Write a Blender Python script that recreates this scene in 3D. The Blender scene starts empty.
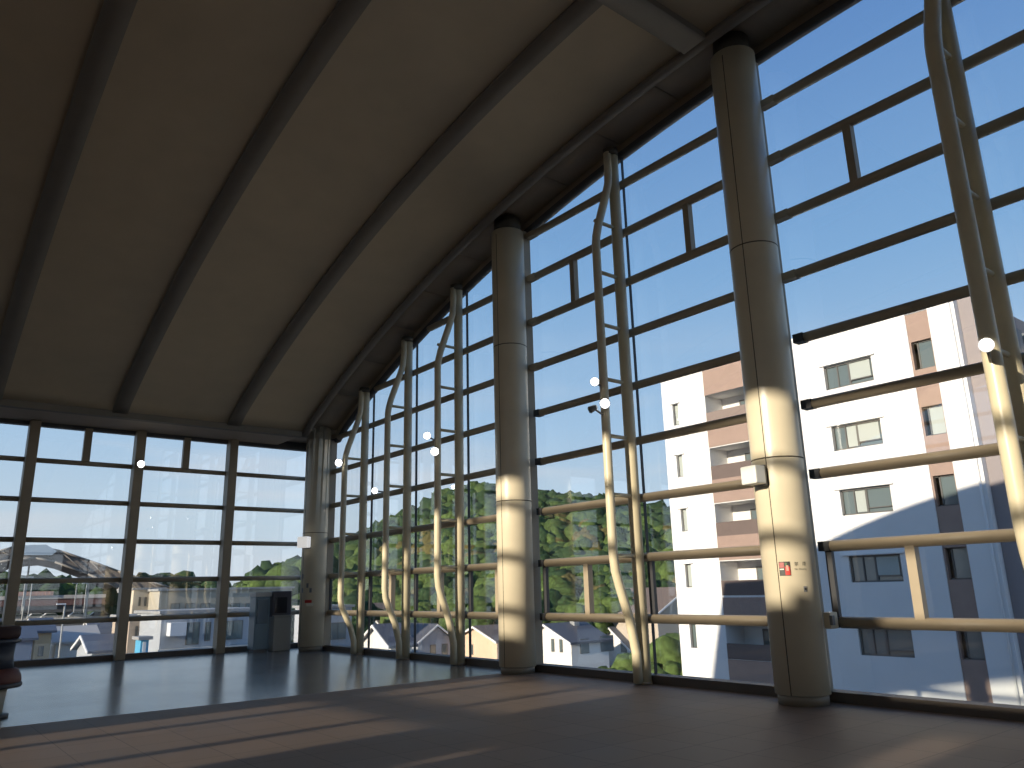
import bpy, bmesh, math, random
from mathutils import Vector, Matrix, noise
random.seed(7)
SC = bpy.context.scene
COL = SC.collection
PI = math.pi

# ------------------------------------------------------------------ camera
H = 1.5464
YAW, PITCH, ROLL, FPX = math.radians(38.893), math.radians(14.757), math.radians(-1.398), 774.575
fwd = Vector((math.sin(YAW)*math.cos(PITCH), math.cos(YAW)*math.cos(PITCH), math.sin(PITCH)))
rgt0 = Vector((math.cos(YAW), -math.sin(YAW), 0)); up0 = rgt0.cross(fwd)
rgt = math.cos(ROLL)*rgt0 + math.sin(ROLL)*up0
upv = -math.sin(ROLL)*rgt0 + math.cos(ROLL)*up0
EYE = Vector((0, 0, H))
cd = bpy.data.cameras.new('camera'); cam = bpy.data.objects.new('camera', cd); COL.objects.link(cam)
cd.sensor_width = 36; cd.lens = FPX/1024*36; cd.clip_end = 2000
M = Matrix((rgt, upv, -fwd)).transposed().to_4x4(); M.translation = EYE
cam.matrix_world = M
SC.camera = cam

def ray(x, y): return fwd + rgt*((x-512)/FPX) + upv*((384-y)/FPX)
def at(x, y, D):
    d = ray(x, y); return EYE + d*(D/math.hypot(d.x, d.y))
def onx(x, y, X):
    d = ray(x, y); return EYE + d*(X/d.x)
def ony(x, y, Y):
    d = ray(x, y); return EYE + d*(Y/d.y)

# ------------------------------------------------------------------ world, sun, exposure
SUN_DIR = Vector((1, .068, -.25)).normalized()
W = bpy.data.worlds.new('sky'); SC.world = W; W.use_nodes = True
nt = W.node_tree; N = nt.nodes; L = nt.links; N.clear()
out = N.new('ShaderNodeOutputWorld'); bg = N.new('ShaderNodeBackground'); L.new(bg.outputs[0], out.inputs[0])
tc = N.new('ShaderNodeTexCoord'); sep = N.new('ShaderNodeSeparateXYZ'); L.new(tc.outputs['Generated'], sep.inputs[0])
rp = N.new('ShaderNodeValToRGB'); L.new(sep.outputs['Z'], rp.inputs[0])
el = rp.color_ramp.elements
el[0].position = 0.0; el[0].color = (.66, .73, .82, 1)
el[1].position = 1.0; el[1].color = (.07, .17, .44, 1)
for p, c in ((.09, (.60, .74, .88)), (.2, (.43, .64, .90)), (.38, (.25, .47, .80)), (.6, (.145, .31, .66))):
    e = el.new(p); e.color = (*c, 1)
mp = N.new('ShaderNodeMapping'); mp.inputs['Scale'].default_value = (1.2, 1.2, 9); L.new(tc.outputs['Generated'], mp.inputs[0])
nz = N.new('ShaderNodeTexNoise'); nz.inputs['Scale'].default_value = 2.2; nz.inputs['Detail'].default_value = 5; L.new(mp.outputs[0], nz.inputs[0])
cr = N.new('ShaderNodeValToRGB'); cr.color_ramp.elements[0].position = .46; cr.color_ramp.elements[1].position = .68; L.new(nz.outputs[0], cr.inputs[0])
lo = N.new('ShaderNodeMapRange'); lo.inputs[1].default_value = .32; lo.inputs[2].default_value = .12; lo.inputs[3].default_value = 0; lo.inputs[4].default_value = .6
L.new(sep.outputs['Z'], lo.inputs[0])
mu = N.new('ShaderNodeMath'); mu.operation = 'MULTIPLY'; L.new(cr.outputs[0], mu.inputs[0]); L.new(lo.outputs[0], mu.inputs[1])
mx = N.new('ShaderNodeMix'); mx.data_type = 'RGBA'; L.new(mu.outputs[0], mx.inputs[0]); L.new(rp.outputs[0], mx.inputs[6]); mx.inputs[7].default_value = (.78, .80, .86, 1)
L.new(mx.outputs[2], bg.inputs[0]); bg.inputs[1].default_value = 1.06

sd = bpy.data.lights.new('sun', 'SUN'); sun = bpy.data.objects.new('sun', sd); COL.objects.link(sun)
sd.energy = 7.0; sd.color = (1, .88, .71); sd.angle = math.radians(.55)
sun.rotation_euler = SUN_DIR.to_track_quat('-Z', 'Y').to_euler(); sun.location = (-30, 0, 20)
vs = SC.view_settings; vs.view_transform = 'Standard'; vs.look = 'None'; vs.exposure = 0; vs.gamma = 1; vs.use_curve_mapping = False
try: SC.cycles.use_denoising = True
except Exception: pass
SC.cycles.max_bounces = 10; SC.cycles.transparent_max_bounces = 24
SC.cycles.caustics_reflective = False; SC.cycles.caustics_refractive = False

# ------------------------------------------------------------------ materials
MATS = {}
def mat(name, col, rough=.6, metal=0, bump=0, bscale=20, var=0, vscale=3, spec=.5, emit=None, estr=0):
    if name in MATS: return MATS[name]
    m = bpy.data.materials.new(name); m.use_nodes = True; n = m.node_tree.nodes; l = m.node_tree.links
    b = n['Principled BSDF']; b.inputs['Roughness'].default_value = rough; b.inputs['Metallic'].default_value = metal
    b.inputs['Specular IOR Level'].default_value = spec
    t = n.new('ShaderNodeTexCoord')
    z = n.new('ShaderNodeTexNoise'); z.inputs['Scale'].default_value = vscale; z.inputs['Detail'].default_value = 4; l.new(t.outputs['Object'], z.inputs[0])
    r = n.new('ShaderNodeMapRange'); r.inputs[1].default_value = .3; r.inputs[2].default_value = .7; r.inputs[3].default_value = 1-var; r.inputs[4].default_value = 1+var; l.new(z.outputs[0], r.inputs[0])
    c = n.new('ShaderNodeVectorMath'); c.operation = 'SCALE'; c.inputs[0].default_value = col; l.new(r.outputs[0], c.inputs['Scale']); l.new(c.outputs[0], b.inputs['Base Color'])
    if bump:
        z2 = n.new('ShaderNodeTexNoise'); z2.inputs['Scale'].default_value = bscale; l.new(t.outputs['Object'], z2.inputs[0])
        bp = n.new('ShaderNodeBump'); bp.inputs['Strength'].default_value = bump; l.new(z2.outputs[0], bp.inputs['Height']); l.new(bp.outputs[0], b.inputs['Normal'])
    if emit: b.inputs['Emission Color'].default_value = (*emit, 1); b.inputs['Emission Strength'].default_value = estr
    MATS[name] = m; return m

def tile_mat(name, c1, c2, mortar, size, rough, spec=.5):
    m = bpy.data.materials.new(name); m.use_nodes = True; n = m.node_tree.nodes; l = m.node_tree.links
    b = n['Principled BSDF']; b.inputs['Roughness'].default_value = rough; b.inputs['Specular IOR Level'].default_value = spec
    t = n.new('ShaderNodeTexCoord'); k = n.new('ShaderNodeTexBrick'); l.new(t.outputs['Object'], k.inputs[0])
    k.offset = 0; k.inputs['Scale'].default_value = 1; k.inputs['Brick Width'].default_value = size; k.inputs['Row Height'].default_value = size
    k.inputs['Mortar Size'].default_value = .006; k.inputs['Mortar Smooth'].default_value = .3; k.inputs['Bias'].default_value = 0
    k.inputs['Color1'].default_value = (*c1, 1); k.inputs['Color2'].default_value = (*c2, 1); k.inputs['Mortar'].default_value = (*mortar, 1)
    z = n.new('ShaderNodeTexNoise'); z.inputs['Scale'].default_value = .8; z.inputs['Detail'].default_value = 6; l.new(t.outputs['Object'], z.inputs[0])
    r = n.new('ShaderNodeMapRange'); r.inputs[3].default_value = .8; r.inputs[4].default_value = 1.2; l.new(z.outputs[0], r.inputs[0])
    c = n.new('ShaderNodeVectorMath'); c.operation = 'SCALE'; l.new(k.outputs[0], c.inputs[0]); l.new(r.outputs[0], c.inputs['Scale']); l.new(c.outputs[0], b.inputs['Base Color'])
    r2 = n.new('ShaderNodeMapRange'); r2.inputs[3].default_value = rough*.8; r2.inputs[4].default_value = rough*1.25; l.new(z.outputs[0], r2.inputs[0]); l.new(r2.outputs[0], b.inputs['Roughness'])
    bp = n.new('ShaderNodeBump'); bp.inputs['Strength'].default_value = .25; bp.inputs['Distance'].default_value = .01; bp.invert = True
    l.new(k.outputs['Fac'], bp.inputs['Height']); l.new(bp.outputs[0], b.inputs['Normal'])
    return m

def glass_mat(name, tint=(.955, .965, .96), refl=1.0):
    m = bpy.data.materials.new(name); m.use_nodes = True; n = m.node_tree.nodes; l = m.node_tree.links; n.clear()
    o = n.new('ShaderNodeOutputMaterial'); t = n.new('ShaderNodeBsdfTransparent'); t.inputs[0].default_value = (*tint, 1)
    g = n.new('ShaderNodeBsdfGlossy'); g.inputs['Roughness'].default_value = .015; g.inputs['Color'].default_value = (refl, refl, refl, 1)
    ge = n.new('ShaderNodeNewGeometry'); d = n.new('ShaderNodeVectorMath'); d.operation = 'DOT_PRODUCT'; l.new(ge.outputs['Incoming'], d.inputs[0]); l.new(ge.outputs['Normal'], d.inputs[1])
    def mth(op, a, b=None):
        q = n.new('ShaderNodeMath'); q.operation = op; q.use_clamp = op == 'SUBTRACT'
        for i, v in enumerate((a, b)):
            if v is None: continue
            if isinstance(v, (int, float)): q.inputs[i].default_value = v
            else: l.new(v, q.inputs[i])
        return q.outputs[0]
    k = mth('ADD', mth('MULTIPLY', mth('POWER', mth('SUBTRACT', 1.0, mth('ABSOLUTE', d.outputs['Value'])), 5.0), .8), .075)
    x = n.new('ShaderNodeMixShader'); l.new(k, x.inputs[0]); l.new(t.outputs[0], x.inputs[1]); l.new(g.outputs[0], x.inputs[2]); l.new(x.outputs[0], o.inputs[0])
    return m

CREAM = mat('cream_painted_steel', (.78, .68, .50), .34, var=.04, vscale=2)
CREAM2 = mat('cream_tube_paint', (.76, .66, .46), .37, var=.05, vscale=3)
RAILM = mat('bronze_grey_aluminium', (.42, .34, .24), .5, metal=.0, var=.05)
DARKM = mat('dark_bracket_steel', (.045, .045, .05), .5)
SEAM = mat('dark_joint', (.10, .08, .05), .8)
CEILM = mat('perforated_ceiling_panel', (.53, .42, .28), .8, var=.04, vscale=2, bump=.05, bscale=60)
RIBM = mat('grey_ceiling_beam', (.24, .21, .17), .75, var=.04)
SOFM = mat('soffit_panel', (.42, .34, .25), .7, var=.05)
WALLM = mat('plaster_wall', (.30, .27, .23), .8, var=.05)
FLOORN = tile_mat('matte_brown_tile', (.235, .172, .132), (.258, .189, .146), (.15, .11, .085), .6, .55, .16)
FLOORF = tile_mat('polished_grey_tile', (.16, .15, .14), (.19, .175, .16), (.05, .05, .05), .6, .2, .9)
GLASS = glass_mat('clear_glazing')
WHITEB = mat('white_render', (.80, .78, .76), .8, var=.03, vscale=.6)
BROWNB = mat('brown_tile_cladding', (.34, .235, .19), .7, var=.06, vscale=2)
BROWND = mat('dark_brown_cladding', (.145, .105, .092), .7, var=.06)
FRAMED = mat('dark_window_frame', (.10, .095, .09), .5)
PANE = mat('reflective_window_pane', (.12, .15, .15), .08, spec=1)
CURTN = mat('pale_curtain', (.42, .45, .42), .7)
LAMP = mat('lit_lamp_face', (1, 1, 1), .5, emit=(1, .98, .92), estr=14)
LAMPG = mat('lamp_housing', (.22, .22, .23), .4)
ASPH = mat('asphalt', (.13, .13, .14), .9, var=.15, vscale=.2)
GREEN = mat('grass_ground', (.10, .13, .05), .9, var=.3, vscale=.1)

def leafmat(name, c, var=.55):
    m = mat(name, c, .85, bump=1.0, bscale=3.0, var=var, vscale=2.2, spec=.1); return m
LEAF = [leafmat('foliage_mid', (.062, .095, .030)), leafmat('foliage_light', (.085, .125, .036)), leafmat('foliage_dark', (.033, .060, .026)), leafmat('foliage_olive', (.11, .095, .035))]
TRUNK = mat('bark', (.12, .09, .06), .9)

# ------------------------------------------------------------------ mesh helpers
class MB:
    def __init__(s): s.bm = bmesh.new()
    def box(s, x0, x1, y0, y1, z0, z1):
        vs = [s.bm.verts.new((x, y, z)) for x in (x0, x1) for y in (y0, y1) for z in (z0, z1)]
        for f in ((0,1,3,2), (4,6,7,5), (0,4,5,1), (2,3,7,6), (0,2,6,4), (1,5,7,3)): s.bm.faces.new([vs[i] for i in f])
        return s
    def obox(s, M, sx, sy, sz):
        vs = [s.bm.verts.new(M @ Vector((x*sx/2, y*sy/2, z*sz/2))) for x in (-1, 1) for y in (-1, 1) for z in (-1, 1)]
        for f in ((0,1,3,2), (4,6,7,5), (0,4,5,1), (2,3,7,6), (0,2,6,4), (1,5,7,3)): s.bm.faces.new([vs[i] for i in f])
        return s
    def tube(s, pts, r, n=14, cap=True):
        pts = [Vector(p) for p in pts]; rs = r if isinstance(r, (list, tuple)) else [r]*len(pts); rings = []
        ref = Vector((0, 1, 0)) if abs((pts[-1]-pts[0]).normalized().y) < .9 else Vector((1, 0, 0))
        for i, p in enumerate(pts):
            d = (pts[min(i+1, len(pts)-1)]-pts[max(i-1, 0)]).normalized()
            u = d.cross(ref).normalized(); v = d.cross(u)
            rings.append([s.bm.verts.new(p+(u*math.cos(a)+v*math.sin(a))*rs[i]) for a in [2*PI*k/n for k in range(n)]])
        for a, b in zip(rings, rings[1:]):
            for k in range(n): f = s.bm.faces.new((a[k], a[(k+1) % n], b[(k+1) % n], b[k])); f.smooth = True
        if cap: s.bm.faces.new(rings[0][::-1]); s.bm.faces.new(rings[-1])
        return s
    def lathe(s, c, prof, n=40):
        rings = [[s.bm.verts.new((c[0]+r*math.cos(2*PI*k/n), c[1]+r*math.sin(2*PI*k/n), z)) for k in range(n)] for r, z in prof]
        for a, b in zip(rings, rings[1:]):
            for k in range(n): f = s.bm.faces.new((a[k], a[(k+1) % n], b[(k+1) % n], b[k])); f.smooth = True
        s.bm.faces.new(rings[0][::-1]); s.bm.faces.new(rings[-1]); return s
    def prism(s, poly, axis, a, b):
        def P(u, v, w):
            return {'x': (w, u, v), 'y': (u, w, v), 'z': (u, v, w)}[axis]
        A = [s.bm.verts.new(P(u, v, a)) for u, v in poly]; B = [s.bm.verts.new(P(u, v, b)) for u, v in poly]
        n = len(poly)
        s.bm.faces.new(A); s.bm.faces.new(B[::-1])
        for k in range(n): s.bm.faces.new((A[k], B[k], B[(k+1) % n], A[(k+1) % n]))
        return s
    def strip(s, pts, axis, a, b, t, smooth=True):
        """closed slab following 2-D curve pts (u,v), thickness t upward, from a to b along axis"""
        def P(u, v, w): return {'x': (w, u, v), 'y': (u, w, v)}[axis]
        lo = [[s.bm.verts.new(P(u, v, w)) for u, v in pts] for w in (a, b)]
        hi = [[s.bm.verts.new(P(u, v+t, w)) for u, v in pts] for w in (a, b)]
        for i in range(len(pts)-1):
            f = s.bm.faces.new((lo[0][i], lo[0][i+1], lo[1][i+1], lo[1][i])); f.smooth = smooth
            f = s.bm.faces.new((hi[0][i], hi[1][i], hi[1][i+1], hi[0][i+1])); f.smooth = smooth
            for q in (0, 1): s.bm.faces.new((lo[q][i], hi[q][i], hi[q][i+1], lo[q][i+1]))
        for i in (0, -1): s.bm.faces.new((lo[0][i], lo[1][i], hi[1][i], hi[0][i]))
        return s
    def holes(s, axis, w0, w1, u0, u1, v0, v1, rects):
        """wall slab with rectangular holes; axis = thickness axis"""
        us = sorted({u0, u1} | {q for r in rects for q in (r[0], r[1]) if u0 < q < u1}); vs = sorted({v0, v1} | {q for r in rects for q in (r[2], r[3]) if v0 < q < v1})
        for i in range(len(us)-1):
            j = 0
            while j < len(vs)-1:
                def inside(j):
                    cu, cv = (us[i]+us[i+1])/2, (vs[j]+vs[j+1])/2
                    return any(r[0] < cu < r[1] and r[2] < cv < r[3] for r in rects)
                if inside(j): j += 1; continue
                k = j
                while k < len(vs)-1 and not inside(k): k += 1
                if axis == 'x': s.box(w0, w1, us[i], us[i+1], vs[j], vs[k])
                else: s.box(us[i], us[i+1], w0, w1, vs[j], vs[k])
                j = k
        return s
    def blob(s, c, r, sub=2, sq=.85, amp=.28):
        q = bmesh.new(); bmesh.ops.create_icosphere(q, subdivisions=sub, radius=1)
        off = Vector((random.random()*50, random.random()*50, random.random()*50)); mp_ = {}
        for v in q.verts:
            k = 1+amp*noise.noise(v.co*1.6+off)*2+amp*.6*noise.noise(v.co*4+off)
            mp_[v.index] = s.bm.verts.new(Vector(c)+Vector((v.co.x*r*k, v.co.y*r*k, v.co.z*r*k*sq)))
        for f in q.faces: g = s.bm.faces.new([mp_[v.index] for v in f.verts]); g.smooth = True
        q.free(); return s
    def build(s, name, m, parent=None, bevel=0):
        bmesh.ops.recalc_face_normals(s.bm, faces=s.bm.faces)
        me = bpy.data.meshes.new(name); s.bm.to_mesh(me); s.bm.free(); me.materials.append(m)
        o = bpy.data.objects.new(name, me); COL.objects.link(o)
        if parent:
            o.parent = parent; o.matrix_parent_inverse = Matrix.Translation(parent_world(parent)).inverted()
        if bevel:
            b = o.modifiers.new('bevel', 'BEVEL'); b.width = bevel; b.segments = 2; b.limit_method = 'ANGLE'
        return o
def parent_world(p):
    v = Vector(p.location)
    while p.parent: break
    return v if not p.parent else Vector((0, 0, 0))+p.get('_w', Vector((0, 0, 0))) if False else v
def thing(name, label, cat, loc=(0, 0, 0), group=None):
    o = bpy.data.objects.new(name, None); COL.objects.link(o); o.location = loc; o.empty_display_size = .2
    tag(o, label, cat, group); return o
def tag(o, label=None, cat=None, group=None, kind=None):
    if label: o['label'] = label
    if cat: o['category'] = cat
    if group: o['group'] = group
    if kind: o['kind'] = kind
    return o
def struct(name, m, mb, parent=None, bevel=0):
    o = mb.build(name, m, parent, bevel)
    if not parent: o['kind'] = 'structure'
    return o
def sempty(name, loc=(0, 0, 0)):
    o = bpy.data.objects.new(name, None); COL.objects.link(o); o.location = loc; o['kind'] = 'structure'; return o
def sub(mb, name, m, parent, bevel=0):
    """mesh in world coordinates parented to a part mesh (which sits at its parent's empty)"""
    o = mb.build(name, m, None, bevel); o.parent = parent
    chain = Vector((0, 0, 0)); p = parent
    o.matrix_parent_inverse = Matrix.Identity(4)   # part meshes carry world coordinates
    return o

# ------------------------------------------------------------------ hall geometry
XG, YE, XL, YB = 10.19, 22.95, -14.0, -14.0           # glazing planes of the hall
YC, ZC, RC = 4.272, -27.431, 37.426
def arch(y):
    if y > 20.97: return 5.98
    if y < 8.544-20.97: return 5.98
    return ZC+math.sqrt(RC*RC-(y-YC)**2)
def curve(y0, y1, n=60, off=0): return [(y0+(y1-y0)*i/n, arch(y0+(y1-y0)*i/n)+off) for i in range(n+1)]
YB2 = 8.544-20.97                                       # far springing of the vault, behind the camera

fl = MB().box(XL, XG+.25, YB, 12.28, -.35, 0); struct('floor', FLOORN, fl)
fl = MB().box(XL, XG+.25, 12.28, YE+.25, -.35, 0); o = struct('floor', FLOORF, fl)
struct('wall_base', mat('concrete', (.35, .34, .32), .9, var=.08), MB().box(XL+.3, XG-.1, YB+.3, YE-.1, -10, -.35))
vault = [(y, z) for y, z in curve(YB2, 20.97, 90)]
struct('ceiling', CEILM, MB().strip(vault, 'x', XL-.2, 9.1, .5))
# soffit strip over the right glazing: panels with open joints
def sof_curve(a, b, n): return [(a+(b-a)*i/n, arch(a+(b-a)*i/n)) for i in range(n+1)]
ys = [YE+.25]+[20.97-1.49*i for i in range(0, 24)]
mb = MB()
for a, b in zip(ys, ys[1:]):
    mb.strip([(y, z+.15) for y, z in sof_curve(b+.012, a-.012, 5)], 'x', 9.1, XG-.05, .12)
struct('ceiling_right', SOFM, mb)
struct('ceiling_end', SOFM, MB().box(XL-.2, 9.1, 20.97, YE+.25, 5.98, 6.5))
roof = [(y, arch(y)+.5) for y in [YB2+(20.97-YB2)*i/60 for i in range(61)]]
struct('roof', mat('roof_metal', (.42, .42, .42), .6), MB().strip([(23.3, 6.4)]+roof[::-1]+[(-14.3, 6.4)], 'x', XL-.2, 10.45, .95))
# edge beam, ribs, cross beam, eaves beam
def rib(name, x0, x1, drop):
    pts = [(y, z-drop) for y, z in curve(YB2, 20.97, 80)]
    return struct(name, RIBM, MB().strip(pts, 'x', x0, x1, drop+.02))
rib('trim_1', 9.04, 9.24, .07)
for i, x in enumerate((7.05, 4.2, 1.52, -1.4, -4.2, -7.0)): rib('trim_%d' % (i+2), x-.18, x+.18, .05)
struct('trim_8', RIBM, MB().box(XL, 9.02, 20.86, 21.06, 5.90, 6.1))
struct('trim_9', RIBM, MB().strip([(y, arch(y)-.11) for y in (6.12, 6.25, 6.4, 6.55)], 'x', XL, 9.02, .12))
struct('trim_10', RIBM, MB().strip([(y, arch(y)-.11) for y in (.2, .35, .5, .65)], 'x', XL, 9.02, .12))
# dark frame that closes the top of the glazing
struct('trim_11', mat('dark_head_frame', (.10, .10, .10), .5), MB().strip([(y, arch(y)-.10) for y in [YB2+(20.97-YB2)*i/70 for i in range(71)]]+[(YE, 5.88)], 'x', XG-.05, XG+.1, .11))
struct('trim_13', SOFM, MB().strip([(y, arch(y)+.012) for y in [YB2+(20.97-YB2)*i/70 for i in range(71)]]+[(YE, 5.995)], 'x', XG-.05, XG+.1, .4))
struct('trim_12', MATS['dark_head_frame'], MB().box(XL, XG+.1, YE-.1, YE+.1, 5.88, 5.99).box(9.0, XG+.1, YE-.05, YE+.1, 5.99, 6.3))
# low sill kerbs
struct('baseboard_right', mat('dark_sill', (.13, .105, .088), .6), MB().box(XG-.14, XG+.12, YB, YE+.1, 0, .13))
struct('baseboard_end', MATS['dark_sill'], MB().box(XL, XG-.14, YE-.1, YE+.12, 0, .13))

# ------------------------------------------------------------------ glazing bays
def glass_poly(y0, y1):
    n = max(2, int((y1-y0)/.3)); top = [(y0+(y1-y0)*i/n, arch(y0+(y1-y0)*i/n)-.05) for i in range(n+1)]
    return [(y0, .08), (y1, .08)]+top[::-1]
BAYS = [(-12.4, -9.1), (-9.1, -5.9), (-5.9, -2.8), (-2.8, .1), (.1, 3.1), (3.1, 6.12), (6.12, 9.1), (9.1, 12.06), (12.06, 14.32), (14.32, 16.57), (16.57, 18.83), (18.83, 21.2), (21.2, YE)]  # the bays behind the camera are added to let in more daylight
wn = 0
for bi, (y0, y1) in enumerate(BAYS):
    wn += 1
    e = sempty('window_%d' % wn, (XG, (y0+y1)/2, 0))
    MB().prism(glass_poly(y0+.01, y1-.01), 'x', XG+.05, XG+.065).build('glass_pane', GLASS, e)
    big = y0 in (.1, 6.12, 12.06, 21.2) or y1 in (.1, 6.12, 12.06, 21.2)
    for k in range(1, 10):
        # where the arch allows this rail
        def ok(y): return arch(y) > k+.12
        a, b = y0, y1
        if not ok(a) and not ok(b): continue
        while not ok(b) and b > a+.1: b -= .05
        while not ok(a) and b > a+.1: a += .05
        if b-a < .3: continue
        cutb = b-.0
        hasbr = y1 in (6.12, 12.06) and abs(b-y1) < .01
        bb = b-.40 if hasbr else b
        p = MB(); p.tube([(XG-.03, a, k), (XG-.03, bb, k)], .075, 12); p.box(XG-.03, XG+.045, a, bb, k-.05, k+.05)
        p.build('rail', RAILM, e)
        if hasbr and k > 5: MB().box(XG-.10, XG+.045, bb, b-.14, k-.06, k+.06).build('rail_end', RAILM, e)
        elif hasbr: MB().box(XG-.11, XG+.045, bb, b-.24, k-.065, k+.065).build('rail_bracket', DARKM, e)
    ym = {2: 1.6, 3: 4.66, 4: 7.62, 5: 10.53, 6: 13.2, 7: 15.4, 8: 17.6, 9: 20.0}.get(wn-3)
    if ym and wn-3 not in (4, 9): MB().box(XG-.08, XG+.04, ym-.06, ym+.06, 1.05, 1.95).build('mullion', RAILM, e)
    if ym and wn-3 in (2, 3, 4, 5): MB().box(XG-.08, XG+.04, ym-.06, ym+.06, 7.05, 7.95).build('mullion', RAILM, e)
    # dark casement frame in the low row, beside the bay's far upright
    yb = y1-.30 if y1 in (6.12, 12.06) else y1-.06
    MB().box(XG-.05, XG+.02, yb-.09, yb, 1.05, 1.95).build('casement_frame', DARKM, e)
    MB().box(XG-.01, XG+.05, y1-.02, y1-.006, .1, arch(y1)-.05).build('glass_joint', DARKM, e)
    if y1 in (.1, 6.12, 12.06, 21.2): MB().box(XG-.16, XG+.04, y1-.13, y1-.03, .1, arch(y1)-.05).build('jamb', RAILM, e)
# end wall
EX = [10.1, 7.71, 5.17, 2.64, .1, -2.44, -4.98, -7.52]
for i, (x1, x0) in enumerate(zip(EX, EX[1:])):
    wn += 1
    e = sempty('window_%d' % wn, ((x0+x1)/2, YE, 0))
    MB().box(x0+.01, x1-.01, YE+.05, YE+.065, .08, 5.93).build('glass_pane', GLASS, e)
    for k in range(1, 6):
        p = MB(); p.tube([(x0, YE-.03, k), (x1, YE-.03, k)], .065, 12); p.box(x0, x1, YE-.03, YE+.045, k-.05, k+.05); p.build('rail', RAILM, e)
    if i in (1, 2, 3): MB().box((x0+x1)/2-.09, (x0+x1)/2+.09, YE-.12, YE+.02, 5.05, 5.93).build('mullion', RAILM, e)
    MB().box(x0-.12, x0+.12, YE-.34, YE+.02, 0, 5.97).build('post', RAILM, e, bevel=.015)
struct('wall_end', WALLM, MB().box(XL, -7.52, YE-.05, YE+.2, 0, 6))

# left wall (west): solid, out of view, low openings shaped to throw the floor sun patches, glazed above, rails each metre
WR = [(a, b, c, d) for (c, d) in ((3.3, 4.86), (5.12, 5.80)) for (a, b) in ((6.95, 7.82), (8.02, 9.40), (9.58, 10.2))]
WR += [(2.05, 2.5, 5.2, 5.7), (5.38, 5.52, 4.5, 4.8)]
TINT = glass_mat('sun_dimming_glazing', (.72, .73, .73))  # tint added to weaken the sun patches on the floor
for k, r_ in enumerate(WR): e = sempty('window_%d' % (wn+1+k), (XL, r_[0], r_[2])); MB().box(XL-.12, XL-.11, *r_).build('glass_pane', TINT, e)
wn += len(WR)
struct('wall_left', WALLM, MB().holes('x', XL-.2, XL, YB, YE+.2, 0, 6.0, WR))
mb = MB()
for a, b, z in ((-12, 3.5, 6.2), (3.5, 4.35, 7.28), (4.35, 5.2, 7.1), (5.2, 9.4, 6.3), (9.4, 11.2, 6.52), (11.2, 18.2, 6.7), (18.2, 19.0, 6.75), (19.0, 20.9, 7.0)): mb.box(XL-.2, XL, a, b, 6.0, z)  # unseen stepped blocks, heights set to cut off low sun on the columns
struct('wall_left_sun_blocks', WALLM, mb)
e = sempty('window_%d' % (wn+1), (XL, 4, 0)); wn += 1
mb = MB(); n = 60; ya, yb = YB2, 20.97
mb.prism([(ya, 5.99), (yb, 5.99)]+[(yb-(yb-ya)*i/n, arch(yb-(yb-ya)*i/n)-.03) for i in range(n+1)][1:-1], 'x', XL-.12, XL-.105).build('glass_pane', GLASS, e)
for k in (7, 8, 9):
    w = math.sqrt(RC*RC-(k+.1-ZC)**2); MB().box(XL-.16, XL-.02, YC-w, YC+w, k-.07, k+.07).build('rail', RAILM, e)
struct('wall_back', WALLM, MB().holes('y', YB-.2, YB, XL-.2, XG+.2, 0, 7, [(-9, -4.5, .9, 5.6), (-4, .5, .9, 5.6), (1, 5.5, .9, 5.6), (6, 9.6, .9, 5.6)]))
for xa, xb in ((-9, -4.5), (-4, .5), (1, 5.5), (6, 9.6)):  # unseen back windows, invented to brighten the hall
    wn += 1; e = sempty('window_%d' % wn, ((xa+xb)/2, YB, 0)); MB().box(xa, xb, YB-.12, YB-.105, .9, 5.6).build('glass_pane', GLASS, e)
    for k in (2.1, 3.3, 4.5): MB().box(xa, xb, YB-.16, YB-.06, k-.05, k+.05).build('rail', RAILM, e)
struct('wall_back_upper', WALLM, MB().box(XL-.2, XG+.2, YB2-.3, YB2-.1, 5.9, 6.6).box(XL-.2, XG+.2, YB, YB2-.1, 5.98, 6.1))
struct('wall_right', WALLM, MB().box(XG-.1, XG+.15, YB, -12.42, 0, 5.9))

# ------------------------------------------------------------------ round columns
RCOL = .35
def column(y, label, x=9.7, extra=True):
    top = arch(y)+.14; nk = .32 if y < 20 else .22
    t = thing('round_column', label, 'column', (x, y, 0), 'round columns along the tall glazing')
    p = MB().lathe((x, y), [(RCOL, .13), (RCOL, 3.2), (RCOL, 6.4), (RCOL, top-nk)]); p.build('shaft', CREAM, t)
    MB().lathe((x, y), [(RCOL-.03, 0), (RCOL-.03, .14)]).build('plinth', mat('plinth_metal', (.30, .25, .19), .5), t)
    MB().lathe((x, y), [(RCOL-.05, top-nk-.01), (RCOL-.07, top)]).build('neck', mat('dark_neck', (.09, .08, .06), .6), t)
    j = MB()
    for z in (3.2, 6.4):
        if z < top-.6: j.lathe((x, y), [(RCOL+.0015, z-.009), (RCOL+.0015, z+.009)])
    a = math.radians(-172)
    j.obox(Matrix.Translation((x+RCOL*math.cos(a), y+RCOL*math.sin(a), (top-.3)/2)) @ Matrix.Rotation(a, 4, 'Z'), .004, .012, top-.56)
    j.build('panel_joint', SEAM, t)
    return t
column(.15, 'cream round column beyond the right edge of the view', x=9.7)
column(6.12, 'tall cream round column carrying the red and black notice, nearest on the glass wall')
column(12.06, 'cream round column between the nearest column and the far corner')
column(21.2, 'shaded cream round column in the far corner beside the grey kiosk')

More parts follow.
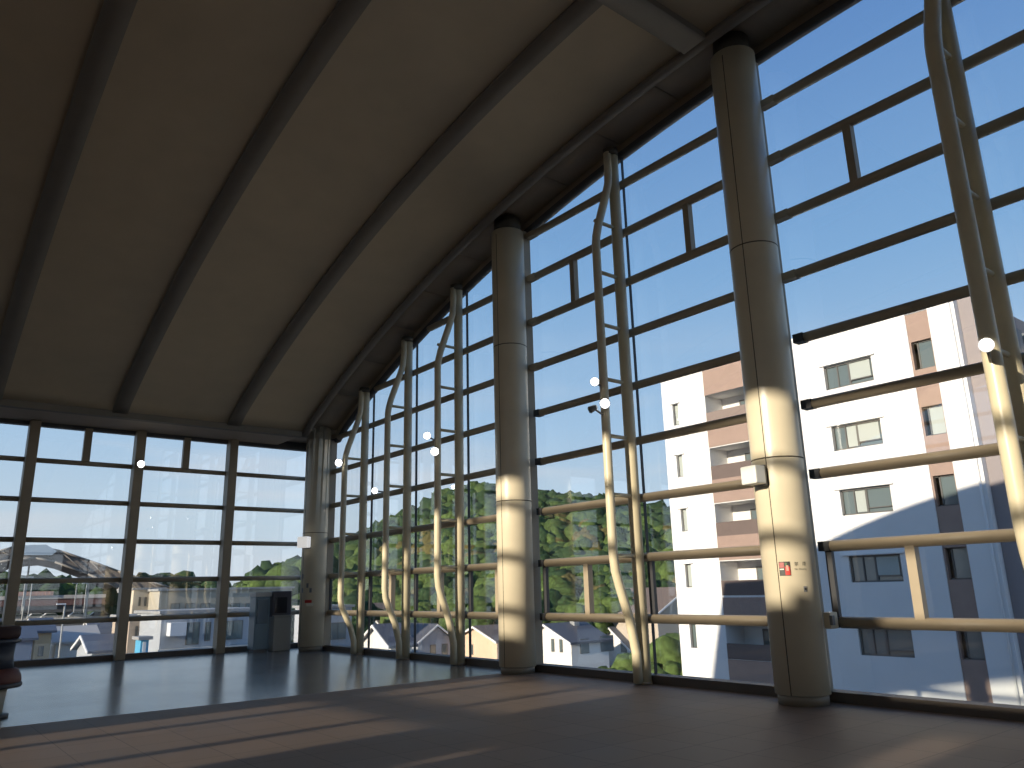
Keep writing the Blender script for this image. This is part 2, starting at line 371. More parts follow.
# ------------------------------------------------------------------ tubular trusses
def truss(y, label, low=2.05, fr=.076):
    top = arch(y)-.02; xr, xf = 9.96, 9.38
    t = thing('tubular_mullion_truss', label, 'truss', (xr, y, 0), 'tubular trusses along the tall glazing')
    MB().tube([(xr, y, .02), (xr, y, top-.12)], .104, 18).build('rear_chord', CREAM2, t)
    pts = [(9.79, y, .02), (9.785, y, .24*low), (9.67, y, .50*low), (9.48, y, .76*low), (9.41, y, .87*low), (xf, y, low), (xf, y, 3), (xf, y, top-2.1), (xf+.02, y, top-1.95), (9.46, y, top-1.72), (9.72, y, top-1.0), (9.80, y, top-.74), (9.82, y, top-.5), (9.82, y, top-.1)]
    MB().tube(pts, [fr]*14, 16).build('front_chord', CREAM2, t)
    for k in range(2, 10):
        if k > top-1.3: break
        MB().tube([(xf, y, k+.02), (xr, y, k+.02)], .035, 10).build('strut', CREAM2, t)
    MB().lathe((xr-.02, y), [(.125, 0), (.125, .03), (.11, .035)], 20).build('base_plate', RAILM, t)
    MB().lathe((xr-.05, y), [(.14, top-.13), (.14, top)], 20).build('head_plate', MATS['dark_neck'], t)
    # little clips on the chord at rail height
    return t
truss(3.1, 'bent cream tubular truss right of the nearest round column', fr=.10)
truss(9.1, 'bent cream tubular truss between the two nearer round columns')
truss(14.32, 'bent cream tubular truss, first one left of the middle round column', 1.85)
truss(16.57, 'bent cream tubular truss, middle one of the three by the far corner', 1.6)
truss(18.83, 'bent cream tubular truss next to the far corner column', 1.4)

# ------------------------------------------------------------------ spotlights on the trusses
def spot(p, target, label, lit=True, s=1.0, attach=None):
    p = Vector(p); d = (Vector(target)-p).normalized()
    t = thing('spotlight', label, 'spotlight', p, 'spotlights clamped to the trusses')
    q = d.to_track_quat('Z', 'Y').to_matrix().to_4x4(); q.translation = p
    def T(z): return q @ Matrix.Translation((0, 0, z))
    A = [p+d*v*s for v in (-.16, -.12, -.02, .012)]; MB().tube(A, [.04*s, .06*s, .075*s, .08*s], 16).build('housing', LAMPG, t)
    MB().tube([p+d*.012*s, p+d*.03*s], .064*s, 16).build('lens', LAMP if lit else PANE, t)
    if attach: MB().tube([p-d*.08*s, Vector(attach)], .018, 8).build('bracket', LAMPG, t)
def sp_target(p): return Vector((2, 4, 1.0))
spot((9.16, 9.1, 4.93), (0, 0, 3), 'lit spotlight on the truss between the nearer columns, upper one', attach=(9.36, 9.1, 4.86))
spot((9.30, 9.02, 4.55), (0, 0, 2.5), 'glaring lit spotlight just below the upper one on the middle truss', s=1.15, attach=(9.38, 9.1, 4.42))
spot((9.02, 9.1, 4.42), (5, 12, 2), 'dark unlit spotlight beside the glaring one on the middle truss', lit=False, s=.8, attach=(9.34, 9.1, 4.36))
spot((8.98, 3.0, 3.95), (0, 0, 2.6), 'lit spotlight on the truss at the right edge', s=1.0, attach=(9.32, 3.1, 3.82))
spot((9.10, 14.32, 4.85), (0, 0, 3), 'upper lit spotlight on the truss left of the middle column', s=1.1, attach=(9.36, 14.32, 4.75))
spot((9.26, 14.25, 4.5), (0, 0, 2), 'lower lit spotlight on the truss left of the middle column', s=1.25, attach=(9.37, 14.32, 4.38))
spot((9.06, 16.57, 3.88), (0, 0, 2), 'lit spotlight on the middle far truss', s=1.0, attach=(9.36, 16.57, 3.86))
spot((9.20, 18.83, 4.88), (0, 0, 2), 'lit spotlight on the truss next to the far corner', s=1.3, attach=(9.37, 18.83, 4.72))
spot((5.17, YE-.52, 5.02), (0, 0, 2), 'lit spotlight on the second post of the far end glazing', s=1.3, attach=(5.17, YE-.34, 4.95))

# ------------------------------------------------------------------ things fixed on columns
def wallbox(y, ang, z, label, s=1.0, m=None):
    c = Vector((9.7, y, z)); a = math.radians(ang); d = Vector((math.cos(a), math.sin(a), 0))
    R = Matrix.Rotation(a, 4, 'Z')
    t = thing('wall_lamp_box', label, 'lamp box', c+d*(RCOL+.1), 'square boxes on the columns')
    def T(r): m = R.copy(); m.translation = c+d*r; return m
    MB().obox(T(RCOL+.16), .20, .27*s, .25*s).build('casing', m or mat('white_enamel', (.85, .84, .80), .4), t, bevel=.02)
    MB().obox(T(RCOL+.035), .05, .20*s, .28*s).build('mounting_plate', LAMPG, t)
    return t
wallbox(6.12, 172, 2.96, 'white square box fixed on the nearest round column')
wallbox(21.2, -150, 2.93, 'white square box fixed on the far corner column', 1.2, mat('lit_white_box', (.85, .85, .82), .5, emit=(1, .98, .94), estr=.55))

def cylpatch(y, a0, a1, z0, z1, name, m, parent, off=.004, n=8, x=9.7):
    b = MB(); th = .004
    r0, r1 = RCOL+off, RCOL+off+th; V = []
    for i in range(n+1):
        a = math.radians(a0+(a1-a0)*i/n)
        V.append([b.bm.verts.new((x+r*math.cos(a), y+r*math.sin(a), z)) for r, z in ((r0, z0), (r1, z0), (r1, z1), (r0, z1))])
    for p, q in zip(V, V[1:]):
        for k in range(4): b.bm.faces.new((p[k], p[(k+1) % 4], q[(k+1) % 4], q[k]))
    b.bm.faces.new(V[0]); b.bm.faces.new(V[-1][::-1])
    return b.build(name, m, parent)
def coltext(s, y, ac, zc, size, parent, m, off=.006, name='lettering', x=9.7, spacing=1.0):
    cu = bpy.data.curves.new('txt', 'FONT'); cu.body = s; cu.size = size; cu.align_x = 'CENTER'; cu.align_y = 'CENTER'; cu.space_character = spacing; cu.resolution_u = 2
    tmp = bpy.data.objects.new('txt', cu); COL.objects.link(tmp)
    dg = bpy.context.evaluated_depsgraph_get(); me = bpy.data.meshes.new_from_object(tmp.evaluated_get(dg)); bpy.data.objects.remove(tmp)
    for v in me.vertices:
        a = math.radians(ac)+v.co.x/(RCOL+off); v.co = Vector((x+(RCOL+off)*math.cos(a), y+(RCOL+off)*math.sin(a), zc+v.co.y))
    me.materials.clear(); me.materials.append(m)
    o = bpy.data.objects.new(name, me); COL.objects.link(o); o.parent = parent; o.matrix_parent_inverse = Matrix.Translation(parent.location).inverted()
    return o
RED = mat('sign_red', (.55, .03, .02), .5); BLK = mat('sign_black', (.03, .028, .025), .5); INK = mat('grey_ink', (.16, .15, .11), .6)
PNK = mat('sign_pale_red', (.75, .33, .25), .5); PALE = mat('sign_cream', (.80, .76, .62), .5)
t = thing('notice_sign', 'small square red and black pictogram notice with grey lettering on nearest column', 'sign', (9.38, 5.97, 1.72))
cylpatch(6.12, -168, -145, 1.62, 1.80, 'pictogram_plate', BLK, t)
cylpatch(6.12, -167, -157, 1.72, 1.79, 'red_panel', mat('sign_dull_red', (.42, .10, .09), .5), t, .009)
cylpatch(6.12, -156, -146, 1.625, 1.735, 'red_panel', RED, t, .009)
cylpatch(6.12, -153.5, -148.5, 1.68, 1.75, 'pale_figure', PNK, t, .014, 3)
cylpatch(6.12, -166.5, -158, 1.695, 1.71, 'pale_line', PALE, t, .009, 3)
cylpatch(6.12, -155, -151, 1.745, 1.785, 'green_panel', mat('sign_green', (.08, .16, .06), .5), t, .009, 3)
coltext('禁', 6.12, -132, 1.765, .055, t, INK); coltext('煙', 6.12, -115, 1.765, .055, t, INK)
coltext('No Smoking', 6.12, -123.5, 1.70, .032, t, INK)
t = thing('socket_plate', 'small dark square key switch below the notice on nearest column', 'switch', (9.53, 5.80, 1.44))
cylpatch(6.12, -122, -115, 1.41, 1.48, 'plate', LAMPG, t, n=3); cylpatch(6.12, -120.5, -116.5, 1.43, 1.46, 'key_hole', BLK, t, .009, 3)
t = thing('small_notice_cluster', 'small orange and white notice on the far corner column', 'sign', (9.4, 21.0, 1.2))
cylpatch(21.2, -150, -118, 1.28, 1.36, 'red_panel', RED, t); cylpatch(21.2, -142, -110, 1.20, 1.28, 'white_panel', PALE, t)
for a, z in ((-170, 2.0), (-140, 1.75), (-168, 1.62), (-125, 1.62)): cylpatch(21.2, a-5, a+5, z-.06, z+.06, 'dark_tag', LAMPG, t, n=2)
t = thing('rail_clamp', 'small grey latch box where the low rail meets the nearest column', 'latch', (9.9, 5.74, 1.02))
MB().box(9.86, 10.05, 5.70, 5.80, .93, 1.14).build('casing', CREAM, t, bevel=.01); MB().box(9.84, 9.9, 5.66, 5.70, .98, 1.10).build('lever', LAMPG, t)

# ------------------------------------------------------------------ kiosk and stand inside the hall
t = thing('information_kiosk', 'grey kiosk with dark screen standing left of the far corner column', 'kiosk', (9.15, 22.1, 0))
GK = mat('kiosk_grey', (.40, .42, .42), .4); 
MB().box(8.9, 9.42, 21.9, 22.3, 0, .92).build('body', GK, t, bevel=.02)
MB().box(8.88, 9.44, 22.02, 22.32, .92, 1.62).build('screen_housing', mat('kiosk_dark', (.10, .10, .13), .35), t, bevel=.02)
MB().box(8.95, 9.30, 22.0, 22.02, 1.02, 1.45).build('screen', mat('black_glass', (.03, .03, .04), .1), t)
MB().box(8.88, 9.44, 21.88, 22.02, .92, .96).build('shelf', GK, t)
t = thing('reflection_block', 'pale blue block in place of a window reflection, left of the grey kiosk', 'reflection block', (8.6, 22.3, 0))  # solid box modelled where a bluish window reflection shows
BLU = mat('pale_blue_panel', (.22, .33, .42), .35)
MB().box(8.42, 8.84, 22.1, 22.55, .06, 1.48).build('body', BLU, t, bevel=.02)
MB().box(8.40, 8.86, 22.08, 22.56, 1.48, 1.60).build('top_cap', mat('kiosk_white', (.55, .56, .56), .4), t)
MB().box(8.47, 8.79, 22.08, 22.1, .75, 1.40).build('front_panel', mat('blue_grey_glass', (.13, .20, .27), .15), t)
MB().box(8.44, 8.82, 22.12, 22.5, 0, .06).build('plinth', LAMPG, t)
t = thing('pedestal_stand', 'dark display stand with rust red tray on a round cream base at left edge', 'stand', (1.42, 13.36, 0))
cx, cy = 1.42, 13.36
MB().lathe((cx, cy), [(.28, 0), (.28, .04), (.19, .05)], 32).build('foot', mat('dark_rubber', (.04, .04, .045), .5), t)
MB().lathe((cx, cy), [(.20, .04), (.215, .25), (.23, .38)], 32).build('base', mat('cream_plastic', (.42, .39, .31), .5), t)
MB().lathe((cx, cy), [(.25, .37), (.36, .41), (.38, .47), (.37, .54), (.33, .62), (.29, .64)], 32).build('tray', mat('rust_red', (.11, .032, .022), .6), t)
MB().lathe((cx, cy), [(.375, .385), (.395, .40), (.395, .44), (.38, .45)], 32).build('tray_rim', MATS['dark_rubber'], t)
MB().lathe((cx, cy), [(.27, .63), (.25, .80), (.26, .96), (.32, .98), (.32, 1.02), (.26, 1.03)], 32).build('body', mat('dark_blue_plastic', (.05, .06, .08), .4), t)
MB().lathe((cx, cy), [(.28, 1.03), (.30, 1.07), (.30, 1.17), (.27, 1.20)], 32).build('head', mat('dark_red_brown', (.045, .022, .02), .8), t)

# ------------------------------------------------------------------ apartment block
XF = 33.5; GZ = -10.0
ap = thing('apartment_building', 'white six-storey apartment block with brown balconies just outside the tall glass', 'building', (XF, 20, GZ))
lint = [11.25, 8.38, 5.46, 2.56, -.46, -3.4, -6.3]
rects = []
for z in lint:
    rects.append((15.87, 18.16, z-1.13, z)); rects.append((26.9, 27.3, z-1.2, z)); rects.append((22.0, 25.05, z-1.62+.0, z+.05))
rects2 = [(13.25, 14.08, z-1.1, z+.15) for z in lint]
RT = 13.05
m = MB(); m.holes('x', XF, XF+.3, 14.15, 28.0, GZ, RT, rects); m.holes('x', XF, XF+.3, 12.12, 13.2, GZ, RT, [])
m.box(XF+.3, XF+12, 27.7, 28.0, GZ, RT).box(XF+.3, XF+12, 12.12, 12.4, GZ, RT).box(XF+11.7, XF+12, 12.4, 27.7, GZ, RT)
m.build('wall', WHITEB, ap)
MB().box(XF+.05, XF+12, 12.2, 27.9, RT-.4, RT-.1).build('roof', mat('roof_grey', (.3, .3, .3), .8), ap)
MB().holes('x', XF+.06, XF+.3, 13.2, 14.15, GZ, RT, rects2).build('brown_strip', BROWNB, ap)
for i, z in enumerate(lint):
    if z < -3.6: continue
    # wide window
    w = MB(); y0, y1, z0, z1 = 15.87, 18.16, z-1.13, z
    w.box(XF+.1, XF+.2, y0, y1, z0, z0+.07).box(XF+.1, XF+.2, y0, y1, z1-.07, z1).box(XF+.1, XF+.2, y0, y0+.07, z0, z1).box(XF+.1, XF+.2, y1-.07, y1, z0, z1)
    w.box(XF+.12, XF+.2, (y0+y1)/2-.05, (y0+y1)/2+.05, z0, z1).box(XF+.12, XF+.2, y1-.62, y1-.56, z0, z1).box(XF+.08, XF+.16, y0+.1, (y0+y1)/2, z0+.22, z0+.26)
    f = w.build('window', FRAMED, ap)
    sub(MB().box(XF+.17, XF+.18, y0+.05, y1-.05, z0+.05, z1-.05), 'pane', PANE, f)
    if i in (0, 1, 3): sub(MB().box(XF+.12, XF+.16, y0+.15, (y0+y1)/2-.05, z0+.28, z1-.1), 'curtain', CURTN, f)
    if i in (1, 2): sub(MB().box(XF+.12, XF+.16, (y0+y1)/2+.05, y1-.66, z0+.1, z1-.1), 'curtain', CURTN, f)
    MB().box(XF-.10, XF, y0-.18, y1+.22, z+.02, z+.08).build('lintel', WHITEB, ap)
    # narrow window
    w = MB(); y0, y1, z0 = 26.9, 27.3, z-1.2
    w.box(XF+.12, XF+.2, y0, y1, z0, z0+.05).box(XF+.12, XF+.2, y0, y1, z-.05, z).box(XF+.12, XF+.2, y0, y0+.05, z0, z).box(XF+.12, XF+.2, y1-.05, y1, z0, z)
    f = w.build('window', FRAMED, ap); sub(MB().box(XF+.17, XF+.18, y0+.04, y1-.04, z0+.04, z-.04), 'pane', CURTN if i < 4 else PANE, f)
    MB().box(XF-.10, XF, y0-.15, y1+.15, z+.01, z+.07).build('lintel', WHITEB, ap)
    # strip window
    w = MB(); y0, y1, z0, z1 = 13.25, 14.08, z-1.1, z+.15
    w.box(XF+.22, XF+.28, y0, y1, z0, z0+.06).box(XF+.22, XF+.28, y0, y1, z1-.06, z1).box(XF+.22, XF+.28, y0, y0+.06, z0, z1).box(XF+.22, XF+.28, y1-.22, y1-.16, z0, z1)
    f = w.build('window', FRAMED, ap); sub(MB().box(XF+.26, XF+.27, y0+.04, y1-.2, z0+.05, z1-.05), 'pane', CURTN if i == 1 else PANE, f)
    # balcony
    zt = z-.9; zb = z-1.62
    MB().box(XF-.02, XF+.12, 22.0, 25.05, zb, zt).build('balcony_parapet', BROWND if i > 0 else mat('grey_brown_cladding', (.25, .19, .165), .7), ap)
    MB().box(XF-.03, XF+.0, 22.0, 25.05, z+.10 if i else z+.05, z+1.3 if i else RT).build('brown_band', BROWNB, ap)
    bk = MB().box(XF+1.5, XF+1.6, 21.8, 25.3, zb-.1, z+.1).box(XF+.3, XF+1.5, 25.05, 25.2, zb-.1, z+.1).box(XF+.3, XF+1.5, 21.85, 22.0, zb-.1, z+.1).box(XF+.3, XF+1.5, 22, 25.05, zb-.15, zb).box(XF+.3, XF+1.5, 22, 25.05, z+.05, z+.2)
    bk.build('balcony_recess', WHITEB, ap)
    w = MB().box(XF+1.42, XF+1.5, 22.3, 23.9, zb, z-.25); f = w.build('balcony_door', FRAMED, ap)
    sub(MB().box(XF+1.40, XF+1.42, 22.4, 23.05, zb+.1, z-.35).box(XF+1.40, XF+1.42, 23.15, 23.8, zb+.1, z-.35), 'pane', PANE, f)
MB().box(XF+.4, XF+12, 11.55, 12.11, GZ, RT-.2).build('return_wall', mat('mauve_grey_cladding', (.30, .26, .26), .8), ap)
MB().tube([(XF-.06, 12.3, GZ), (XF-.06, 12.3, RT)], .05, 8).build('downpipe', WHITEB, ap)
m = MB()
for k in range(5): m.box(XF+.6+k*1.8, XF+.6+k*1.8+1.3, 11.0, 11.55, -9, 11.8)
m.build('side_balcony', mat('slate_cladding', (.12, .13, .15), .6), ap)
# lower wing beyond the right end
t = thing('annex_building', 'dark grey roofed building with white eave right of the apartment block', 'building', (38, 8, GZ))
MB().box(38, 46, 3, 10.4, GZ, 10.6).build('wall', mat('grey_render', (.22, .23, .25), .8), t)
MB().prism([(2.6, 11.0), (10.9, 11.0), (7.4, 12.6)], 'x', 37.5, 46.5).build('roof', mat('slate_roof', (.09, .09, .10), .6), t)
MB().box(37.4, 37.5, 2.6, 10.9, 10.8, 11.1).build('eave', WHITEB, t)
for k in range(3): MB().box(37.96, 38.02, 4+k*2.2, 5.2+k*2.2, 8.3, 9.6).build('window', FRAMED, t)

# ------------------------------------------------------------------ ground
struct('ground', ASPH, MB().box(-200, 420, -150, 420, GZ-.6, GZ))

# ------------------------------------------------------------------ houses
def house(x0, y0, wx, wy, eave, ridge, axis, wallm, roofm, label, wins=(), chimney=False, base=GZ):
    """(x0,y0) = corner nearest the hall; axis = direction of the ridge"""
    t = thing('house', label, 'house', (x0, y0, base), 'houses below the hill')
    x1, y1 = x0+wx, y0+wy; m = MB()
    if axis == 'x': m.prism([(y0, base), (y1, base), (y1, eave), ((y0+y1)/2, ridge), (y0, eave)], 'x', x0, x1)
    else: m.prism([(x0, base), (x1, base), (x1, eave), ((x0+x1)/2, ridge), (x0, eave)], 'y', y0, y1)
    m.build('wall', wallm, t)
    a0, a1 = (y0, y1) if axis == 'x' else (x0, x1); o = .5; s = (ridge-eave)/((a1-a0)/2); r = MB()
    poly = [(a0-o, eave-o*s+.03), ((a0+a1)/2, ridge+.03), (a1+o, eave-o*s+.03), (a1+o, eave-o*s+.3), ((a0+a1)/2, ridge+.33), (a0-o, eave-o*s+.3)]
    b0, b1 = (x0-.5, x1+.5) if axis == 'x' else (y0-.5, y1+.5)
    r.prism(poly, axis, b0, b1); r.build('roof', roofm, t)
    v = MB(); v.prism([(p[0], p[1]-.04) for p in poly[:3]]+[(a1+o, eave-o*s+.26), ((a0+a1)/2, ridge+.26), (a0-o, eave-o*s+.26)], axis, b0-.12, b0-.01); v.build('barge_board', MATS['white_render'], t)
    for (face, u, z, w, h) in wins:
        if face == 'x': q = MB().box(x0-.06, x0+.02, y0+u, y0+u+w, z, z+h); g = MB().box(x0-.08, x0-.055, y0+u+.1, y0+u+w-.1, z+.1, z+h-.1)
        else: q = MB().box(x0+u, x0+u+w, y0-.06, y0+.02, z, z+h); g = MB().box(x0+u+.1, x0+u+w-.1, y0-.08, y0-.055, z+.1, z+h-.1)
        f = q.build('window', FRAMED, t); sub(g, 'pane', PANE, f)
    if chimney: MB().box(x0+wx*.6, x0+wx*.6+.9, (y0+y1)/2-1.2, (y0+y1)/2-.3, ridge-1.2, ridge+1.2).build('chimney', mat('chimney_grey', (.3, .3, .3), .8), t)
    return t
SLATE = mat('dark_roof_tiles', (.085, .085, .10), .6, var=.15, vscale=3); BRNR = mat('brown_roof_tiles', (.17, .125, .10), .7, var=.12, vscale=3)
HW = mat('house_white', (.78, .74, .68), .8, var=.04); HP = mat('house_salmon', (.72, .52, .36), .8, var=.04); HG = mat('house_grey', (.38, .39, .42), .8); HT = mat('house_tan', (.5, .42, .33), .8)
def px_house(pxc, D, pxl, pxr, yeave, ypeak, pxp, *a, **k):
    c = at(pxc, 640, D); l = ray(pxl, 640); wy = l.y/l.x*c.x-c.y; rr = ray(pxr, 640); wx = rr.x/rr.y*c.y-c.x
    pk = ray(pxp, ypeak); ypk = c.y+wy/2; zr = H+pk.z/pk.x*c.x; ez = at(pxc, yeave, D).z
    return house(c.x, c.y, wx, wy, ez, zr, 'x', *a, **k), c, wx, wy
px_house(571, 104, 524, 608, 643, 626, 547, HW, SLATE, 'white gabled house with dark roof directly right of the middle column', wins=[('x', 3.2, -6.6, .6, 1.6), ('x', 1.6, -6.6, .6, 1.6), ('y', 1.5, -6.8, 1.6, 1.8), ('y', 5.2, -6.8, 2.4, 2.0)], chimney=True)
px_house(634, 120, 590, 648, 654, 628, 594, HW, SLATE, 'white house with long sloping dark roof behind the bright gabled house', wins=[('x', 1.5, -8, 1.2, 1.2)])
px_house(497, 112, 456, 520, 642, 628, 477, HP, BRNR, 'salmon gabled house with brown roof left of the middle column', wins=[('x', 5.6, -7.5, .8, 1.4)])
px_house(391, 92, 362, 412, 646, 627, 379, HW, SLATE, 'small bright white gabled house between the two far trusses', wins=[('x', 3, -8, .8, 1.2)])
# grey house: gable towards the hall
c = at(418, 642, 116); c2 = at(447, 642, 116); pk = at(432, 631, 116)
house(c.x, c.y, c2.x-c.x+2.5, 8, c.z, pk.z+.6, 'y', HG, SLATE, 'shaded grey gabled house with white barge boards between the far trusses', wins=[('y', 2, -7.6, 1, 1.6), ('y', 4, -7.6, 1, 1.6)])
c = at(404, 640, 124); house(c.x-2, c.y, 7, 8, c.z, c.z+2.6, 'x', HW, BRNR, 'white house with brown roof behind the grey gabled house', wins=[('y', 1, -7.4, 1.4, 1.4)])
c = at(425, 622, 150); house(c.x, c.y, 9, 8, c.z, c.z+2.2, 'x', HW, BRNR, 'distant white house with brown roof at the foot of the wooded hill')
c = at(452, 624, 140); house(c.x, c.y, 7, 7, c.z, c.z+2.2, 'x', HT, BRNR, 'distant tan house beside the truss left of the middle column')
c = at(610, 626, 150); house(c.x, c.y, 16, 10, c.z, c.z+3.6, 'x', HT, BRNR, 'tan house with wide brown roof behind the white houses')
c = at(657, 613, 118); house(c.x, c.y, 13, 12, c.z, c.z+3.2, 'y', HT, BRNR, 'brown roofed house half hidden behind the apartment block')
c = at(352, 622, 130); house(c.x, c.y, 8, 8, c.z, c.z+2.4, 'x', HT, BRNR, 'tan house with lit corner next to the far corner trusses')
c = at(520, 625, 150); house(c.x, c.y, 10, 8, c.z, c.z+2, 'x', HW, SLATE, 'pale distant house hidden mostly behind the middle column')

# ------------------------------------------------------------------ trees
def tree(name, x, y, base, top, r, k, label, group, blobs=7, sub_=2, fine=1.0):
    t = thing(name, label, 'tree', (x, y, base), group)
    m = MB(); h = top-base
    for i in range(int(blobs*3/fine**2)):
        a = random.random()*2*PI; rr = r*.55*random.random()**.5 if i else 0
        m.blob((x+rr*1.35*math.cos(a), y+rr*1.35*math.sin(a), top-r*.5-(h*.38)*random.random()*(1 if i else 0)), r*fine*random.uniform(.26, .42) if i else r*.5, sub_, .9, .24)
    m.build('crown', LEAF[k], t)
    MB().tube([(x, y, base), (x, y, top-r*.7)], [r*.09, r*.05], 6).build('trunk', TRUNK, t)
    return t
# bushy trees near the apartment block
for (px, py, D, r, k, lab) in ((628, 652, 52, 2.2, 1, 'light green rounded tree below the truss between the nearer columns'), (648, 640, 60, 2.8, 0, 'mid green tree behind the foot of the truss between the nearer columns'),
                               (664, 634, 50, 2.4, 1, 'light green tree close to the left corner of the apartment block'), (676, 628, 62, 3.0, 0, 'mid green tree touching the left corner of the apartment block'), (655, 664, 44, 2.0, 1, 'low light green shrub-like tree by the foot of the apartment block')):
    p = at(px, py, D); tree('garden_tree', p.x, p.y, GZ, p.z, r, k, lab, 'trees beside the apartment block', 9, 2, .6)

# wooded hill
RIDGE = [(225, 590), (240, 578), (262, 566), (285, 560), (330, 543), (380, 521), (405, 508), (425, 499), (447, 488), (470, 481), (490, 480), (515, 485), (545, 491), (580, 490), (605, 491), (640, 498), (690, 507), (800, 520), (1000, 540)]
def ridge_y(px):
    for (a, b), (c_, d) in zip(RIDGE, RIDGE[1:]):
        if a <= px <= c_: return b+(d-b)*(px-a)/(c_-a)
    return 590
D0, D1 = 128, 200
def hill_pt(px, f):
    D = D0+(D1-D0)*f; top = at(px, ridge_y(px), D1).z-4.5; g = at(px, 620, D); z = -9.5+(top+9.5)*(f**.85)
    return Vector((g.x, g.y, z))
m = MB(); cols_ = list(range(225, 760, 12)); rows = [i/8 for i in range(9)]
G = [[m.bm.verts.new(hill_pt(c, f)) for f in rows] for c in cols_]
for a, b in zip(G, G[1:]):
    for j in range(8): m.bm.faces.new((a[j], a[j+1], b[j+1], b[j]))
for a, b in zip(G, G[1:]):      # far flank so the hill has a body
    va = [m.bm.verts.new((g[-1].co.x*1.25, g[-1].co.y*1.25, -10)) for g in (a, b)]
    m.bm.faces.new((a[-1], va[0], va[1], b[-1]))
hl = m.build('hill', GREEN); hl['kind'] = 'structure'
mm = [MB() for _ in LEAF]
cnt = 0
for i in range(2300):
    px = 228+random.random()*480; f = random.random()**.8
    if f < .12: continue
    if ridge_y(px) > 575 and f > .9: continue
    p = hill_pt(px, f); r = random.uniform(1.5, 2.9)
    k = random.choices((0, 1, 2, 3), (5, 2.2, 4, 1))[0] if f < .75 else random.choices((0, 2), (2, 5))[0]
    mm[k].blob((p.x, p.y, p.z+r*.4+random.random()*2.2-.6), r, 2, 1.0, .34)
for i in range(130):       # crowns along the crest
    px = 232+i*3.65; p = hill_pt(px, 1); r = random.uniform(1.6, 2.9); mm[2 if i % 3 else 0].blob((p.x, p.y, p.z+1.2), r, 2, 1.0, .34)
root = thing('hillside_forest', 'dense green forest covering the hill behind the houses', 'forest', (120, 150, GZ)); root['kind'] = 'stuff'
for k, q in enumerate(mm):
    q.build('foliage', LEAF[k], root)['kind'] = 'stuff'
# individual trees along the hill's foot
labs = ['rounded tree at the foot of the wooded hill']
proto = []
for k in range(3):
    proto.append(tree('hill_foot_tree', 0, 0, 0, 9, 3.6, (0, 1, 2)[k], 'tree', None, 8, 2))
used = [False]*3
side = ['far left, beside the corner column', 'between corner and far trusses', 'left of the middle column', 'right of the middle column', 'left of the apartment block']
n = 0
for i in range(36):
    px = 335+i*9.6+random.uniform(-3, 3); D = 132-8*random.random()
    if ridge_y(px) > 590: continue
    p = at(px, 640, D); k = random.choice((0, 0, 1, 2)); s = random.uniform(.8, 1.25)
    if not used[k]: o = proto[k]; used[k] = True; kids = None
    else:
        o = proto[k].copy(); COL.objects.link(o)
        for ch in proto[k].children:
            c = ch.copy(); COL.objects.link(c); c.parent = o
    o.location = (p.x, p.y, GZ); o.scale = (s, s, s); o.rotation_euler = (0, 0, random.random()*6)
    o['group'] = 'trees along the foot of the hill'
    zone = 'seen left of the middle column' if px < 500 else ('seen between the middle column and the middle truss' if px < 612 else 'seen next to the apartment block')
    o['label'] = '%s tree at the hill foot, %s' % (('mid green', 'light green', 'dark green')[k], zone)

# ------------------------------------------------------------------ beyond the end wall
# arched roof building
t = thing('arched_roof_building', 'wide low arched station roof with pale blue lantern beyond the end glazing', 'building', (30, 180, GZ))
AR = mat('arch_roof_grey', (.17, .145, .13), .7, var=.1, vscale=.2)
top = [(-60, 582), (-30, 566), (0, 551), (14, 547), (36, 546), (60, 551), (90, 561), (118, 571), (145, 580), (175, 589)]
bot = [(-60, 590), (-30, 578), (0, 562), (20, 559), (36, 558), (55, 562), (88, 574), (118, 588), (145, 595), (175, 597)]
m = MB(); T0 = [at(p[0], p[1], 180) for p in top]; B0 = [at(p[0], p[1], 180) for p in bot]; back = Vector((6, 40, 0))
def ring(P, off): return [m.bm.verts.new(p+off) for p in P]
a1, b1, a2, b2 = ring(T0, Vector((0, 0, 0))), ring(B0, Vector((0, 0, 0))), ring(T0, back), ring(B0, back)
for i in range(len(top)-1):
    for p, q in ((a1, b1), (a2, b2), (a1, a2), (b1, b2)): m.bm.faces.new((p[i], p[i+1], q[i+1], q[i]))
for i in (0, -1): m.bm.faces.new((a1[i], b1[i], b2[i], a2[i]))
m.build('roof', AR, t)
m = MB(); lp = [at(*p, 179) for p in ((20, 550), (24, 545.5), (46, 544.5), (57, 551), (52, 555), (24, 555))]
f0 = [m.bm.verts.new(p) for p in lp]; f1 = [m.bm.verts.new(p+Vector((5, 30, 0))) for p in lp]
m.bm.faces.new(f0); m.bm.faces.new(f1[::-1])
for i in range(6): m.bm.faces.new((f0[i], f1[i], f1[(i+1) % 6], f0[(i+1) % 6]))
m.build('lantern', mat('pale_blue_metal', (.34, .42, .50), .5), t)
tr = MB(); Tm = [p+Vector((-.1, -.5, 0)) for p in T0]; Bm = [p+Vector((-.1, -.5, 0)) for p in B0]
for i in range(len(Tm)-1):
    tr.tube([Tm[i], Bm[i+1]], .12, 6); tr.tube([Bm[i], Bm[i+1]], .22, 6); tr.tube([Tm[i], Tm[i+1]], .2, 6)
tr.build('lattice_girder', mat('girder_grey', (.20, .18, .16), .6), t)
for px, yb in ((30, 559), (90, 575), (146, 595), (-40, 580)):
    p = at(px, yb, 184); MB().tube([(p.x, p.y, GZ), (p.x, p.y, p.z)], .17, 8).build('column', mat('pole_pale', (.36, .36, .34), .6), t)
